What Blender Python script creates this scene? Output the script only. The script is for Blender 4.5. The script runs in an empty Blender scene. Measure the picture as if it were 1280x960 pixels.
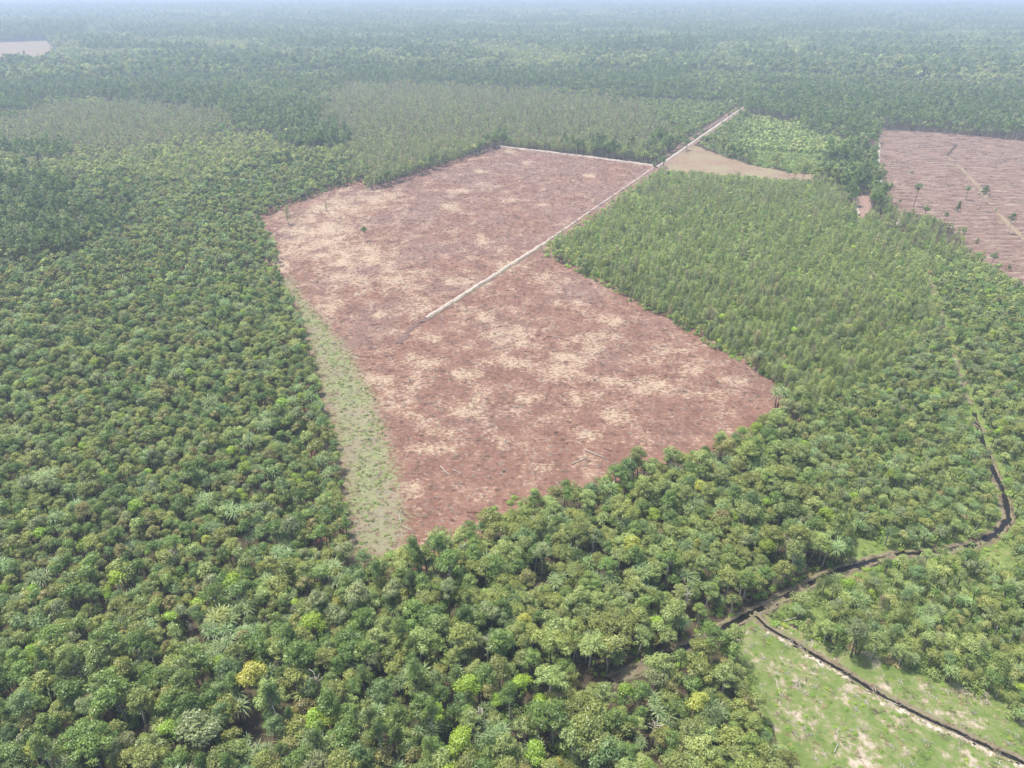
import bpy, math, random
import numpy as np
from mathutils import Vector
R = math.radians
rng = np.random.default_rng(7)
random.seed(7)
scene = bpy.context.scene
COL = scene.collection

# ------------------------------------------------------------------ camera
H, PITCH, F = 120.0, R(29.2), 887.0            # height, tilt, focal length in photo pixels
ct, st = math.cos(PITCH), math.sin(PITCH)
cam = bpy.data.cameras.new('camera'); co = bpy.data.objects.new('camera', cam); COL.objects.link(co)
cam.sensor_width = 36; cam.lens = 36*F/1280; cam.clip_end = 40000; cam.clip_start = 1
co.location = (0, 0, H); co.rotation_euler = (math.pi/2-PITCH, 0, 0)
scene.camera = co

def at(px, py, z=0.0):
    """where the line of sight through a photo point meets the level z"""
    u = (px-640)/F; v = (py-480)/F
    dx, dy, dz = u, ct-v*st, -st-v*ct
    t = (z-H)/dz
    return (dx*t, dy*t)
def proj(x, y, z):
    """world -> photo coordinates (arrays)"""
    zz = z-H
    d = y*ct-zz*st
    up = y*st+zz*ct
    d = np.where(d < 1, 1, d)
    return 640+F*x/d, 480-F*up/d, d
def inpoly(px, py, poly):
    inside = np.zeros(px.shape, bool)
    n = len(poly)
    for i in range(n):
        x1, y1 = poly[i]; x2, y2 = poly[(i+1) % n]
        c = ((y1 > py) != (y2 > py)) & (px < (x2-x1)*(py-y1)/((y2-y1) if y2 != y1 else 1e-9)+x1)
        inside ^= c
    return inside
def segdist(x, y, pts):
    best = np.full(x.shape, 1e9)
    for (ax, ay), (bx, by) in zip(pts[:-1], pts[1:]):
        dx, dy = bx-ax, by-ay
        t = np.clip(((x-ax)*dx+(y-ay)*dy)/(dx*dx+dy*dy), 0, 1)
        best = np.minimum(best, np.hypot(x-ax-t*dx, y-ay-t*dy))
    return best
_ph = rng.uniform(0, 6.28, (24, 2)); _di = rng.uniform(0, 6.28, 24); _fr = rng.uniform(.6, 1.7, 24)
def wob(x, y, scale, seed=0, n=6):
    """smooth noise about -1..1, wavelength about scale"""
    s = 0
    for i in range(n):
        k = (i+seed*5) % 24
        a = _di[k]+seed; f = _fr[k]*6.28/scale
        s = s+np.sin((x*math.cos(a)+y*math.sin(a))*f+_ph[k, 0]+1.7*np.sin((x*math.sin(a)-y*math.cos(a))*f*.6+_ph[k, 1]))
    return s/n*1.6

# ------------------------------------------------------------------ helpers
def tag(o, label=None, cat=None, group=None, kind=None):
    if label: o['label'] = label
    if cat: o['category'] = cat
    if group: o['group'] = group
    if kind: o['kind'] = kind
    return o
def link(name, me, parent=None):
    o = bpy.data.objects.new(name, me); COL.objects.link(o)
    if parent: o.parent = parent
    return o
def mesh_np(name, V, Fq, mats, midx=None, tint=None, smooth=False):
    me = bpy.data.meshes.new(name)
    V = np.asarray(V, np.float32); n = len(V)
    quads = isinstance(Fq, np.ndarray)
    if quads:
        m, k = Fq.shape
        me.vertices.add(n); me.vertices.foreach_set('co', V.ravel())
        me.loops.add(m*k); me.loops.foreach_set('vertex_index', Fq.astype(np.int32).ravel())
        me.polygons.add(m)
        me.polygons.foreach_set('loop_start', np.arange(0, m*k, k, dtype=np.int32))
        me.polygons.foreach_set('loop_total', np.full(m, k, np.int32))
    else:
        me.from_pydata(V.tolist(), [], Fq)
    for mt in mats: me.materials.append(mt)
    if midx is not None: me.polygons.foreach_set('material_index', np.asarray(midx, np.int32))
    if smooth: me.polygons.foreach_set('use_smooth', np.ones(len(me.polygons), bool))
    if tint is not None:
        a = me.attributes.new('tint', 'FLOAT', 'POINT'); a.data.foreach_set('value', np.asarray(tint, np.float32))
    me.update(calc_edges=True); me.validate()
    return me

# ------------------------------------------------------------------ materials
def newmat(name):
    m = bpy.data.materials.new(name); m.use_nodes = True
    nt = m.node_tree; nt.nodes.clear()
    return m, nt, nt.nodes, nt.links
def leaf_mat(name, col, var=.24, trans=.38, hue=.012, alt=None):
    """leaf colour; each leaf a little lighter or darker, each tree a little different"""
    m, nt, N, L = newmat(name)
    out = N.new('ShaderNodeOutputMaterial')
    at_ = N.new('ShaderNodeAttribute'); at_.attribute_name = 'tint'
    oi = N.new('ShaderNodeObjectInfo')
    rgb = N.new('ShaderNodeRGB'); rgb.outputs[0].default_value = (*col, 1)
    a2 = alt or (col[0]*1.28+.004, col[1]*1.2, col[2]*.95)
    rgb2 = N.new('ShaderNodeRGB'); rgb2.outputs[0].default_value = (*a2, 1)
    mx = N.new('ShaderNodeMix'); mx.data_type = 'RGBA'
    L.new(at_.outputs['Fac'], mx.inputs['Factor']); L.new(rgb.outputs[0], mx.inputs['A']); L.new(rgb2.outputs[0], mx.inputs['B'])
    hs = N.new('ShaderNodeHueSaturation')
    mr = N.new('ShaderNodeMapRange'); L.new(oi.outputs['Random'], mr.inputs['Value'])
    mr.inputs['To Min'].default_value = 1-var; mr.inputs['To Max'].default_value = 1+var
    mr2 = N.new('ShaderNodeMapRange')
    wn = N.new('ShaderNodeMath'); wn.operation = 'FRACT'
    mm = N.new('ShaderNodeMath'); mm.operation = 'MULTIPLY'; mm.inputs[1].default_value = 37.7
    L.new(oi.outputs['Random'], mm.inputs[0]); L.new(mm.outputs[0], wn.inputs[0]); L.new(wn.outputs[0], mr2.inputs['Value'])
    mr2.inputs['To Min'].default_value = .5-hue; mr2.inputs['To Max'].default_value = .5+hue
    L.new(mr2.outputs[0], hs.inputs['Hue']); L.new(mr.outputs[0], hs.inputs['Value'])
    L.new(mx.outputs['Result'], hs.inputs['Color'])
    d = N.new('ShaderNodeBsdfDiffuse'); t = N.new('ShaderNodeBsdfTranslucent'); g = N.new('ShaderNodeBsdfGlossy')
    g.inputs['Roughness'].default_value = .45; g.inputs['Color'].default_value = (.8, .8, .8, 1)
    L.new(hs.outputs[0], d.inputs['Color']); L.new(hs.outputs[0], t.inputs['Color'])
    ms = N.new('ShaderNodeMixShader'); ms.inputs[0].default_value = trans
    L.new(d.outputs[0], ms.inputs[1]); L.new(t.outputs[0], ms.inputs[2])
    m2 = N.new('ShaderNodeMixShader'); m2.inputs[0].default_value = .035
    L.new(ms.outputs[0], m2.inputs[1]); L.new(g.outputs[0], m2.inputs[2])
    L.new(m2.outputs[0], out.inputs[0])
    return m
def noise(N, L, vec, scale, detail=6, rough=.6, sx=1, sy=1):
    mp = N.new('ShaderNodeMapping'); mp.inputs['Scale'].default_value = (sx, sy, 1)
    L.new(vec, mp.inputs[0])
    n = N.new('ShaderNodeTexNoise'); n.inputs['Scale'].default_value = scale; n.inputs['Detail'].default_value = detail
    n.inputs['Roughness'].default_value = rough
    L.new(mp.outputs[0], n.inputs['Vector'])
    return n.outputs['Fac']
def ramp(N, L, fac, stops):
    r = N.new('ShaderNodeValToRGB'); e = r.color_ramp.elements
    e[0].position = stops[0][0]; e[0].color = (*stops[0][1], 1)
    e[1].position = stops[1][0]; e[1].color = (*stops[1][1], 1)
    for p, c in stops[2:]:
        q = e.new(p); q.color = (*c, 1)
    L.new(fac, r.inputs[0]); return r.outputs[0]
def mixc(N, L, f, a, b, mode='MIX'):
    x = N.new('ShaderNodeMix'); x.data_type = 'RGBA'; x.blend_type = mode
    for s, v in (('Factor', f), ('A', a), ('B', b)):
        if isinstance(v, (int, float)): x.inputs[s].default_value = v
        elif isinstance(v, tuple): x.inputs[s].default_value = (*v, 1)
        else: L.new(v, x.inputs[s])
    return x.outputs['Result']
def math_(N, L, op, a, b=None, clamp=False):
    x = N.new('ShaderNodeMath'); x.operation = op; x.use_clamp = clamp
    for i, v in enumerate((a, b)):
        if v is None: continue
        if isinstance(v, (int, float)): x.inputs[i].default_value = v
        else: L.new(v, x.inputs[i])
    return x.outputs[0]
def step(N, L, v, lo, hi):
    x = N.new('ShaderNodeMapRange'); x.interpolation_type = 'SMOOTHSTEP'; L.new(v, x.inputs['Value'])
    x.inputs['From Min'].default_value = lo; x.inputs['From Max'].default_value = hi
    return x.outputs[0]
def finish(N, L, col, bump=None, bstr=.5, rough=.95, bdist=.3):
    p = N.new('ShaderNodeBsdfPrincipled'); p.inputs['Roughness'].default_value = rough
    p.inputs['Specular IOR Level'].default_value = .15
    if isinstance(col, tuple): p.inputs['Base Color'].default_value = (*col, 1)
    else: L.new(col, p.inputs['Base Color'])
    if bump is not None:
        b = N.new('ShaderNodeBump'); b.inputs['Strength'].default_value = bstr; b.inputs['Distance'].default_value = bdist
        L.new(bump, b.inputs['Height']); L.new(b.outputs[0], p.inputs['Normal'])
    o = N.new('ShaderNodeOutputMaterial'); L.new(p.outputs[0], o.inputs[0])
def attr(N, name):
    a = N.new('ShaderNodeAttribute'); a.attribute_name = name; return a.outputs['Fac']
def coords(N):
    return N.new('ShaderNodeTexCoord').outputs['Object']

M = {}
LEAF = dict(
    straw_green=(.290, .300, .125), 
    olive=(.195, .215, .070), green=(.140, .195, .058), deep=(.092, .138, .038), lime=(.225, .300, .045),
    pale=(.225, .262, .105), rust=(.215, .195, .085), blue=(.135, .190, .084), yellow=(.275, .275, .068),
    grey=(.195, .215, .115), strap=(.170, .225, .120), strapdry=(.30, .235, .14), tan=(.250, .220, .145),
    fern=(.175, .265, .055))
LK = (1.20, 1.28, 1.06)
for k, c in LEAF.items(): M[k] = leaf_mat('leaf_'+k, tuple(a*b for a, b in zip(c, LK)))
def bark(name, c):
    m, nt, N, L = newmat(name); v = coords(N)
    n = noise(N, L, v, 3, 5, .6, 1, 1)
    finish(N, L, ramp(N, L, n, [(.3, tuple(x*.6 for x in c)), (.7, c)]), n, .4)
    return m
M['bark'] = bark('bark_brown', (.16, .125, .095)); M['pbark'] = bark('bark_pale', (.46, .42, .35)); M['dbark'] = bark('bark_dark', (.07, .05, .04))

# forest floor
m, nt, N, L = newmat('forest_floor'); v = coords(N)
a = noise(N, L, v, .35, 8, .65); b = noise(N, L, v, .03, 4)
c = ramp(N, L, a, [(.35, (.028, .020, .014)), (.55, (.07, .055, .032)), (.68, (.07, .085, .032))])
finish(N, L, c, a, .6); M['floor'] = m

# cleared peat field
m, nt, N, L = newmat('cleared_peat'); v = coords(N)
big = noise(N, L, v, .02, 5, .6); med = noise(N, L, v, .11, 8, .68, 1, .8); fine = noise(N, L, v, .9, 8, .72, .8, 1.2)
fine2 = noise(N, L, v, 2.6, 6, .7)
red = ramp(N, L, med, [(.28, (.105, .053, .037)), (.5, (.172, .091, .064)), (.72, (.225, .135, .098))])
red = mixc(N, L, step(N, L, fine, .48, .75), red, (.25, .165, .13))
red = mixc(N, L, step(N, L, fine, .45, .25), red, (.06, .033, .028))
greyish = mixc(N, L, .55, red, (.16, .112, .10))
red = mixc(N, L, math_(N, L, 'MULTIPLY', step(N, L, attr(N, 'dull'), .3, 1.1), .7), red, greyish)
straw = ramp(N, L, fine2, [(.3, (.235, .165, .115)), (.55, (.345, .265, .185)), (.75, (.43, .355, .26))])
sm = math_(N, L, 'ADD', attr(N, 'straw'), math_(N, L, 'ADD', math_(N, L, 'MULTIPLY', math_(N, L, 'SUBTRACT', med, .5), 3.4), math_(N, L, 'MULTIPLY', math_(N, L, 'SUBTRACT', fine, .5), 4.0)))
col = mixc(N, L, math_(N, L, 'MULTIPLY', step(N, L, sm, .10, .85), .95), red, straw)
# the green strip of cut ferns
gf = ramp(N, L, fine, [(.3, (.065, .062, .034)), (.42, (.10, .128, .042)), (.55, (.155, .185, .070)), (.68, (.27, .245, .16))])
gf = mixc(N, L, math_(N, L, 'MULTIPLY', step(N, L, fine2, .42, .60), .65), gf, (.24, .225, .14))
gf = mixc(N, L, math_(N, L, 'MULTIPLY', step(N, L, med, .42, .62), .8), gf, (.20, .165, .115))
gf = mixc(N, L, math_(N, L, 'MULTIPLY', step(N, L, big, .47, .56), .6), gf, (.20, .175, .115))
gm = math_(N, L, 'ADD', attr(N, 'grass'), math_(N, L, 'MULTIPLY', math_(N, L, 'SUBTRACT', fine, .5), 2.2))
col = mixc(N, L, step(N, L, gm, .30, .75), col, gf)
hb = math_(N, L, 'ADD', med, math_(N, L, 'MULTIPLY', fine, .6))
finish(N, L, col, hb, .9, .95, .8); M['peat'] = m

# rows of slash on the far right field
m, nt, N, L = newmat('slash_rows'); v = coords(N)
wv = N.new('ShaderNodeTexWave'); wv.bands_direction = 'Y'; wv.inputs['Scale'].default_value = .035; wv.inputs['Distortion'].default_value = 3.5
wv.inputs['Detail'].default_value = 6; wv.inputs['Detail Scale'].default_value = 1.2; L.new(v, wv.inputs['Vector'])
fn = noise(N, L, v, .30, 8, .72, .28, 1.3)
q = math_(N, L, 'ADD', math_(N, L, 'MULTIPLY', wv.outputs['Fac'], .04), math_(N, L, 'MULTIPLY', fn, .96))
c = ramp(N, L, q, [(.30, (.07, .042, .035)), (.43, (.125, .073, .054)), (.54, (.185, .122, .093)), (.68, (.31, .25, .20))])
finish(N, L, c, fn, .9, .95, .6); M['rows'] = m

def mottled(name, stops, sc=.25, bstr=.7):
    m, nt, N, L = newmat(name); v = coords(N); n = noise(N, L, v, sc, 9, .7); f = noise(N, L, v, sc*7, 6, .7)
    q = math_(N, L, 'ADD', math_(N, L, 'MULTIPLY', n, .6), math_(N, L, 'MULTIPLY', f, .4))
    finish(N, L, ramp(N, L, q, stops), q, bstr, .95, .4); return m
M['meadow'] = mottled('green_meadow', [(.36, (.062, .095, .022)), (.47, (.105, .145, .038)), (.525, (.15, .16, .065)), (.565, (.27, .23, .165)), (.66, (.40, .35, .28))], .09)
M['greenfloor'] = mottled('fern_ground', [(.36, (.055, .07, .025)), (.46, (.10, .13, .036)), (.54, (.135, .175, .048)), (.61, (.20, .17, .10)), (.72, (.16, .13, .08))], .12)
M['tanfield'] = mottled('dry_field', [(.38, (.15, .095, .065)), (.5, (.205, .15, .10)), (.62, (.19, .185, .095))], .05)
M['farred'] = mottled('distant_bare', [(.35, (.15, .11, .075)), (.65, (.21, .16, .11))], .03)
M['palebank'] = mottled('pale_bank', [(.35, (.20, .15, .12)), (.5, (.36, .30, .25)), (.65, (.48, .43, .37))], .8)
M['sand'] = mottled('sandy_edge', [(.42, (.10, .13, .04)), (.48, (.19, .17, .09)), (.52, (.34, .29, .23)), (.62, (.46, .41, .34))], .35)
M['brownbank'] = mottled('brown_bank', [(.36, (.07, .05, .035)), (.45, (.12, .095, .06)), (.50, (.185, .15, .105)), (.56, (.14, .135, .06)), (.68, (.095, .13, .036))], .5)
M['redroad'] = mottled('red_track', [(.35, (.15, .09, .068)), (.6, (.26, .175, .14))], .5)
m, nt, N, L = newmat('black_peat_water')
finish(N, L, (.012, .010, .009), None, 0, .25); M['water'] = m

# distant canopy
m, nt, N, L = newmat('distant_canopy'); v = coords(N)
n1 = noise(N, L, v, .0016, 5, .6, 1, 2.2); n2 = noise(N, L, v, .02, 8, .75); n3 = noise(N, L, v, .0007, 3, .5, .4, 2.5)
c = ramp(N, L, n2, [(.3, (.010, .020, .010)), (.5, (.026, .042, .018)), (.7, (.05, .07, .028))])
c = mixc(N, L, step(N, L, n1, .50, .66), c, (.055, .07, .03))
c = mixc(N, L, step(N, L, n3, .56, .68), c, (.07, .085, .04))
finish(N, L, c, n2, 1., .95, 6.0); M['canopy'] = m

# ------------------------------------------------------------------ tubes
class Tubes:
    def __init__(s): s.V = []; s.Q = []
    def tube(s, pts, rad, n=5):
        base = len(s.V); pts = [Vector(p) for p in pts]
        for i, p in enumerate(pts):
            d = (pts[min(i+1, len(pts)-1)]-pts[max(i-1, 0)]).normalized()
            u = d.cross(Vector((0.3, 1, .2))).normalized(); w = d.cross(u)
            for k in range(n):
                a = 6.2832*k/n
                s.V.append(p+(u*math.cos(a)+w*math.sin(a))*rad[i])
        for i in range(len(pts)-1):
            for k in range(n):
                s.Q.append((base+i*n+k, base+i*n+(k+1) % n, base+(i+1)*n+(k+1) % n, base+(i+1)*n+k))
        s.Q.append(tuple(base+(len(pts)-1)*n+k for k in range(n)))
        s.Q.append(tuple(base+k for k in reversed(range(n))))
    def arrays(s): return np.array([tuple(v) for v in s.V], np.float32), list(s.Q)

def leaves(C, Nn, size, r, wid=.62, droop=0.0):
    """one small pointed leaf (a four cornered face, slightly folded) at every centre, facing about Nn"""
    n = len(C)
    Nn = Nn+r.normal(0, .42, (n, 3)); Nn /= np.linalg.norm(Nn, axis=1)[:, None]
    T = np.cross(Nn, r.normal(0, 1, (n, 3))); T /= np.linalg.norm(T, axis=1)[:, None]
    B = np.cross(Nn, T)
    s = (size*r.uniform(.65, 1.35, n))[:, None]
    V = np.stack([C-T*s*.5, C+B*s*wid*.5-Nn*s*.1, C+T*s*.5, C-B*s*wid*.5-Nn*s*.1], 1).reshape(-1, 3)
    Q = np.arange(n*4).reshape(n, 4)
    return V, Q
def shell(n, r, cz=-.25):
    """directions over a sphere, few pointing down"""
    d = r.normal(0, 1, (int(n*2.2), 3)); d /= np.linalg.norm(d, axis=1)[:, None]
    d = d[d[:, 2] > cz][:n]
    return d

def broad_geo(seed, ht, cr, base, nclump, lod, flat=.55, crad=(.6, 1.25), open_=0.0):
    """dome-crowned tree: trunk tubes, leaf faces"""
    r = np.random.default_rng(seed)
    T = Tubes(); lean = r.uniform(-.5, .5, 2)
    top = Vector((lean[0], lean[1], base+(ht-base)*.35))
    T.tube([(0, 0, -.3), (lean[0]*.3, lean[1]*.3, base*.5), top], [.20, .16, .12], 6 if lod == 0 else 3)
    Vs, Qs, Ti = [], [], []; off = 0
    cs = []
    for i in range(nclump):
        a = i*2.4+r.uniform(-.4, .4); rr = cr*math.sqrt((i+.3)/nclump)*r.uniform(.85, 1.05)
        rr = max(0, rr-.35)*r.uniform(.75, 1.12)
        z = base+(ht-base)*(1-flat*(rr/cr)**2)*r.uniform(.68, 1.08)-.5
        cs.append((rr*math.cos(a)+lean[0], rr*math.sin(a)+lean[1], z, r.uniform(*crad)))
    for i, (x, y, z, q) in enumerate(cs):
        if lod < 2 and i % (1 if lod == 0 else 3) == 0:
            T.tube([top-Vector((0, 0, .5)), ((x+top.x)/2, (y+top.y)/2, (z+top.z)/2-.15), (x, y, z-.1)], [.07, .05, .02], 4 if lod == 0 else 3)
        if r.random() < open_: continue
        nl = {0: 190, 1: 34, 2: 10}[lod]; sz = {0: .29, 1: .62, 2: 1.15}[lod]
        nl = max(5, int(nl*q*q))
        d = shell(nl, r, -.45)
        sc = np.array([q*1.05, q*1.05, q*.78])
        rad = (r.uniform(.62, 1.12, len(d)))[:, None]
        C = np.array([x, y, z])+d*sc*rad
        V, Q = leaves(C, d+np.array([0, 0, .35]), sz, r)
        Vs.append(V); Qs.append(Q+off); off += len(V)
        ct_ = np.clip(r.normal(.35, .22)+r.normal(0, .22, len(d)), 0, 1)
        Ti.append(np.repeat(ct_, 4))
    return T, np.concatenate(Vs), np.concatenate(Qs), np.concatenate(Ti)

def slim_geo(seed, ht, cr, base, lod):
    """slender upright tree with a narrow feathery crown"""
    r = np.random.default_rng(seed); T = Tubes(); lx, ly = r.uniform(-.4, .4, 2)
    T.tube([(0, 0, -.3), (lx*.4, ly*.4, ht*.5), (lx, ly, ht*.93)], [.11, .08, .03], 5 if lod == 0 else 3)
    Vs, Qs, Ti = [], [], []; off = 0
    nb = {0: 16, 1: 9, 2: 5}[lod]
    for i in range(nb):
        t = (i+.5)/nb; z = base+(ht-base)*t
        rr = cr*math.sin(math.pi*min(1, .3+t*.62))*r.uniform(.45, 1.1); a = i*2.4+r.uniform(-.5, .5)
        x, y = lx*t+rr*.6*math.cos(a), ly*t+rr*.6*math.sin(a)
        if lod == 0: T.tube([(lx*t, ly*t, z-.7), (x, y, z)], [.04, .015], 3)
        n = {0: 70, 1: 22, 2: 9}[lod]; sz = {0: .32, 1: .64, 2: 1.15}[lod]
        C = np.array([x, y, z])+r.normal(0, 1, (n, 3))*np.array([.42, .42, .42])*cr*.55
        Nn = r.normal(0, .8, (n, 3))*np.array([1, 1, .3])+np.array([0, 0, 1.0])
        V, Q = leaves(C, Nn, sz, r, .42)
        Vs.append(V); Qs.append(Q+off); off += len(V)
        Ti.append(np.repeat(np.clip(r.normal(.4, .25)+r.normal(0, .2, n), 0, 1), 4))
    return T, np.concatenate(Vs), np.concatenate(Qs), np.concatenate(Ti)

def strap_geo(seed, ht, R_, heads, nleaf, wid, lod, skirt=0):
    """screw pine: stems carrying rosettes of long arching strap leaves"""
    r = np.random.default_rng(seed); T = Tubes(); V, Q, Ti, MI = [], [], [], []
    for h in range(heads):
        a = 6.28*h/max(1, heads)+r.uniform(-.5, .5); d = 0 if heads == 1 else r.uniform(.7, 1.15)
        x, y = d*math.cos(a), d*math.sin(a); z = ht*r.uniform(.75, 1.0)
        T.tube([(x*.2, y*.2, -.3), (x*.5, y*.5, z*.5), (x, y, z)], [.12, .10, .08], 5 if lod == 0 else 3)
        n = nleaf if lod == 0 else nleaf//2
        for k in range(n+skirt):
            dead = k >= n
            t = (k+.5)/n; az = k*2.39996+r.uniform(-.2, .2)
            el = R(82-95*t+r.uniform(-9, 9)) if not dead else R(r.uniform(-50, -25))
            Ln = R_*r.uniform(.8, 1.15)*(1 if not dead else .75); w = wid*(1 if lod == 0 else 1.7)*r.uniform(.8, 1.2)
            ca, sa = math.cos(az), math.sin(az); px, pz = .06, z+.1
            pts = [(px, pz)]; e = el; seg = 4 if lod == 0 else 2
            for s_ in range(seg):
                px += math.cos(e)*Ln/seg; pz += math.sin(e)*Ln/seg; e -= R(88/seg)*r.uniform(.8, 1.2); pts.append((px, pz))
            b0 = len(V)
            for j, (pp, zz) in enumerate(pts):
                ww = w*(.6, 1, .85, .5, .08)[j] if seg == 4 else w*(.7, .9, .15)[j]
                V.append((x+ca*pp-sa*ww/2, y+sa*pp+ca*ww/2, zz)); V.append((x+ca*pp+sa*ww/2, y+sa*pp-ca*ww/2, zz))
                Ti += [min(1, .15+.2*j*r.uniform(.4, 1.4))]*2
            for j in range(len(pts)-1):
                Q.append((b0+2*j, b0+2*j+1, b0+2*j+3, b0+2*j+2)); MI.append(1 if dead else 0)
    return T, np.array(V), np.array(Q), np.array(Ti), MI

def shrub_geo(seed, lod, R_=1.0, hh=1.2):
    r = np.random.default_rng(seed); n = {0: 260, 1: 60, 2: 16}[lod]; sz = {0: .30, 1: .6, 2: 1.2}[lod]
    cs = [(r.normal(0, .42)*R_, r.normal(0, .42)*R_, hh*r.uniform(.3, .8)) for _ in range(5)]
    Vs, Qs, Ti = [], [], []; off = 0
    for c in cs:
        d = shell(n//5+1, r, -.1)
        C = np.array(c)+d*np.array([.62*R_, .62*R_, .5*hh])
        V, Q = leaves(C, d+np.array([0, 0, .4]), sz, r); Vs.append(V); Qs.append(Q+off); off += len(V)
        Ti.append(np.repeat(np.clip(r.normal(.4, .3, len(d)), 0, 1), 4))
    return Tubes(), np.concatenate(Vs), np.concatenate(Qs), np.concatenate(Ti)

# ------------------------------------------------------------------ forms: a trunk mesh, a crown mesh, and one joined mesh for the masses
class Form: pass
def make_form(kind, geo, leafm, trunkm='bark', extra=None, word=''):
    T, V, Q, Ti = geo[:4]; mi = geo[4] if len(geo) > 4 else None
    f = Form(); f.kind = kind; f.word = word
    TV, TQ = T.arrays() if T.V else (np.zeros((0, 3), np.float32), [])
    f.trunk = mesh_np('trunk', TV, TQ, [M[trunkm]], smooth=True) if TQ else None
    mats = [M[leafm]]+([M[extra]] if extra else [])
    f.crown = mesh_np('crown', V, Q, mats, mi, Ti)
    f.joined = None
    def join():
        if f.joined is None:
            nV = len(V)
            allV = np.concatenate([V, TV]) if len(TV) else V
            allF = [tuple(q) for q in Q.tolist()]+[tuple(nV+i for i in q) for q in TQ]
            idx = list(mi if mi is not None else [0]*len(Q))+[len(mats)]*len(TQ)
            f.joined = mesh_np('tree', allV, allF, mats+[M[trunkm]], idx, np.concatenate([Ti, np.zeros(len(TV))]))
        return f.joined
    f.join = join
    f.h = float(V[:, 2].max())
    return f

HW = dict(olive='olive-green', green='mid-green', deep='dark green', lime='bright lime-green', pale='pale green', rust='rusty brown-tipped',
          blue='blue-green', yellow='yellow-green', grey='grey-green', tan='dull tan-green', straw_green='pale straw-green')
FORMS = {}     # species -> lod -> list of (form)
def broad_set(name, hues, ht, cr, base, ncl, **kw):
    FORMS[name] = {}
    for lod in (0, 1, 2):
        FORMS[name][lod] = [make_form('broadleaf_tree', broad_geo(100*lod+i*7+len(name), ht*s, cr*s2, base, ncl, lod, **kw), h, 'pbark' if i % 3 == 0 else 'bark', word=HW[h])
                            for i, (h, s, s2) in enumerate(hues)]
broad_set('dome', [('olive', 1, 1), ('green', 1.05, .9), ('deep', .95, 1), ('pale', 1, 1.05), ('blue', .95, .95), ('lime', .95, .85), ('rust', .9, .85), ('yellow', 1, .8), ('olive', .92, 1.15), ('green', 1.1, 1.0), ('grey', 1.05, 1), ('deep', 1.12, .85)],
          8.5, 2.35, 4.2, 20, crad=(.42, 1.0), open_=.06)
broad_set('small', [('olive', 1, 1), ('green', 1, .9), ('rust', .95, 1), ('blue', 1, .9), ('deep', 1.05, .9), ('pale', .95, 1), ('lime', .9, .8), ('olive', .95, 1.1), ('grey', 1, 1), ('straw_green', .95, 1)],
          6.2, 1.6, 3.2, 11, crad=(.40, .85), open_=.05)
broad_set('umbrella', [('pale', 1, 1), ('olive', 1.05, 1.1), ('pale', .95, .9)], 9.0, 2.9, 6.0, 24, flat=.28, crad=(.45, .9), open_=.08)
broad_set('tall', [('deep', 1, 1), ('green', 1.1, .9), ('grey', 1.05, 1), ('deep', 1.15, .85), ('blue', .95, 1)], 14, 2.6, 7.0, 24, flat=.75, crad=(.45, 1.0), open_=.1)
FORMS['slim'] = {}
for lod in (0, 1, 2):
    FORMS['slim'][lod] = [make_form('slender_tree', slim_geo(300+lod*30+i, 8.2*s, 1.75, 2.8, lod), h, 'bark', word=HW[h]) for i, (h, s) in
                          enumerate([('olive', 1), ('pale', .95), ('green', 1.05), ('grey', 1), ('pale', .85), ('grey', 1.1), ('tan', 1.05), ('deep', 1)])]
FORMS['screw'] = {}
for lod in (0, 1, 2):
    FORMS['screw'][lod] = [make_form('screw_pine', strap_geo(500+lod*20+i, h, Rr, hd, nl, .17, lod, sk), mt, 'bark', 'strapdry', word=w) for i, (h, Rr, hd, nl, sk, mt, w) in
                           enumerate([(4.6, 1.75, 4, 30, 4, 'strap', 'grey-green'), (5.2, 1.9, 3, 34, 9, 'strap', 'brown-skirted'), (4.2, 1.6, 5, 28, 0, 'blue', 'blue-green'), (3.8, 2.0, 2, 38, 0, 'pale', 'pale')])]
for lod in (0, 1, 2):
    FORMS.setdefault('shrub', {})[lod] = [make_form('shrub', shrub_geo(700+lod*20+i, lod, *a), h, word=w) for i, (h, w, a) in
                                        enumerate([('fern', 'bright green', (1.2, 1.0)), ('lime', 'lime', (1.0, .9)), ('green', 'mid-green', (1.3, 1.6)), ('pale', 'pale green', (1.5, 1.7)), ('strapdry', 'brown', (1.1, .7))])]
FORMS['dead'] = {}
def dead_geo(seed, ht):
    r = np.random.default_rng(seed); T = Tubes(); T.tube([(0, 0, -.3), (.1, .1, ht*.5), (.3, 0, ht)], [.30, .22, .08], 6)
    for i in range(11):
        z = ht*r.uniform(.5, .95); a = r.uniform(0, 6.28); l = r.uniform(.8, 2.0)
        T.tube([(.1, .05, z), (l*.6*math.cos(a), l*.6*math.sin(a), z+l*.5), (l*math.cos(a+.3), l*math.sin(a+.3), z+l*.9)], [.13, .09, .04], 4)
    d = r.normal(0, 1, (40, 3)); C = np.array([.2, 0, ht*.92])+d*np.array([.9, .9, .5])
    V, Q = leaves(C, d+np.array([0, 0, .4]), .3, r)
    return T, V, Q, np.repeat(r.random(40), 4)
FORMS['dead'][0] = [make_form('dead_tree', dead_geo(800+i, 9+i), 'tan', 'pbark', word='bare pale') for i in range(3)]

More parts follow.
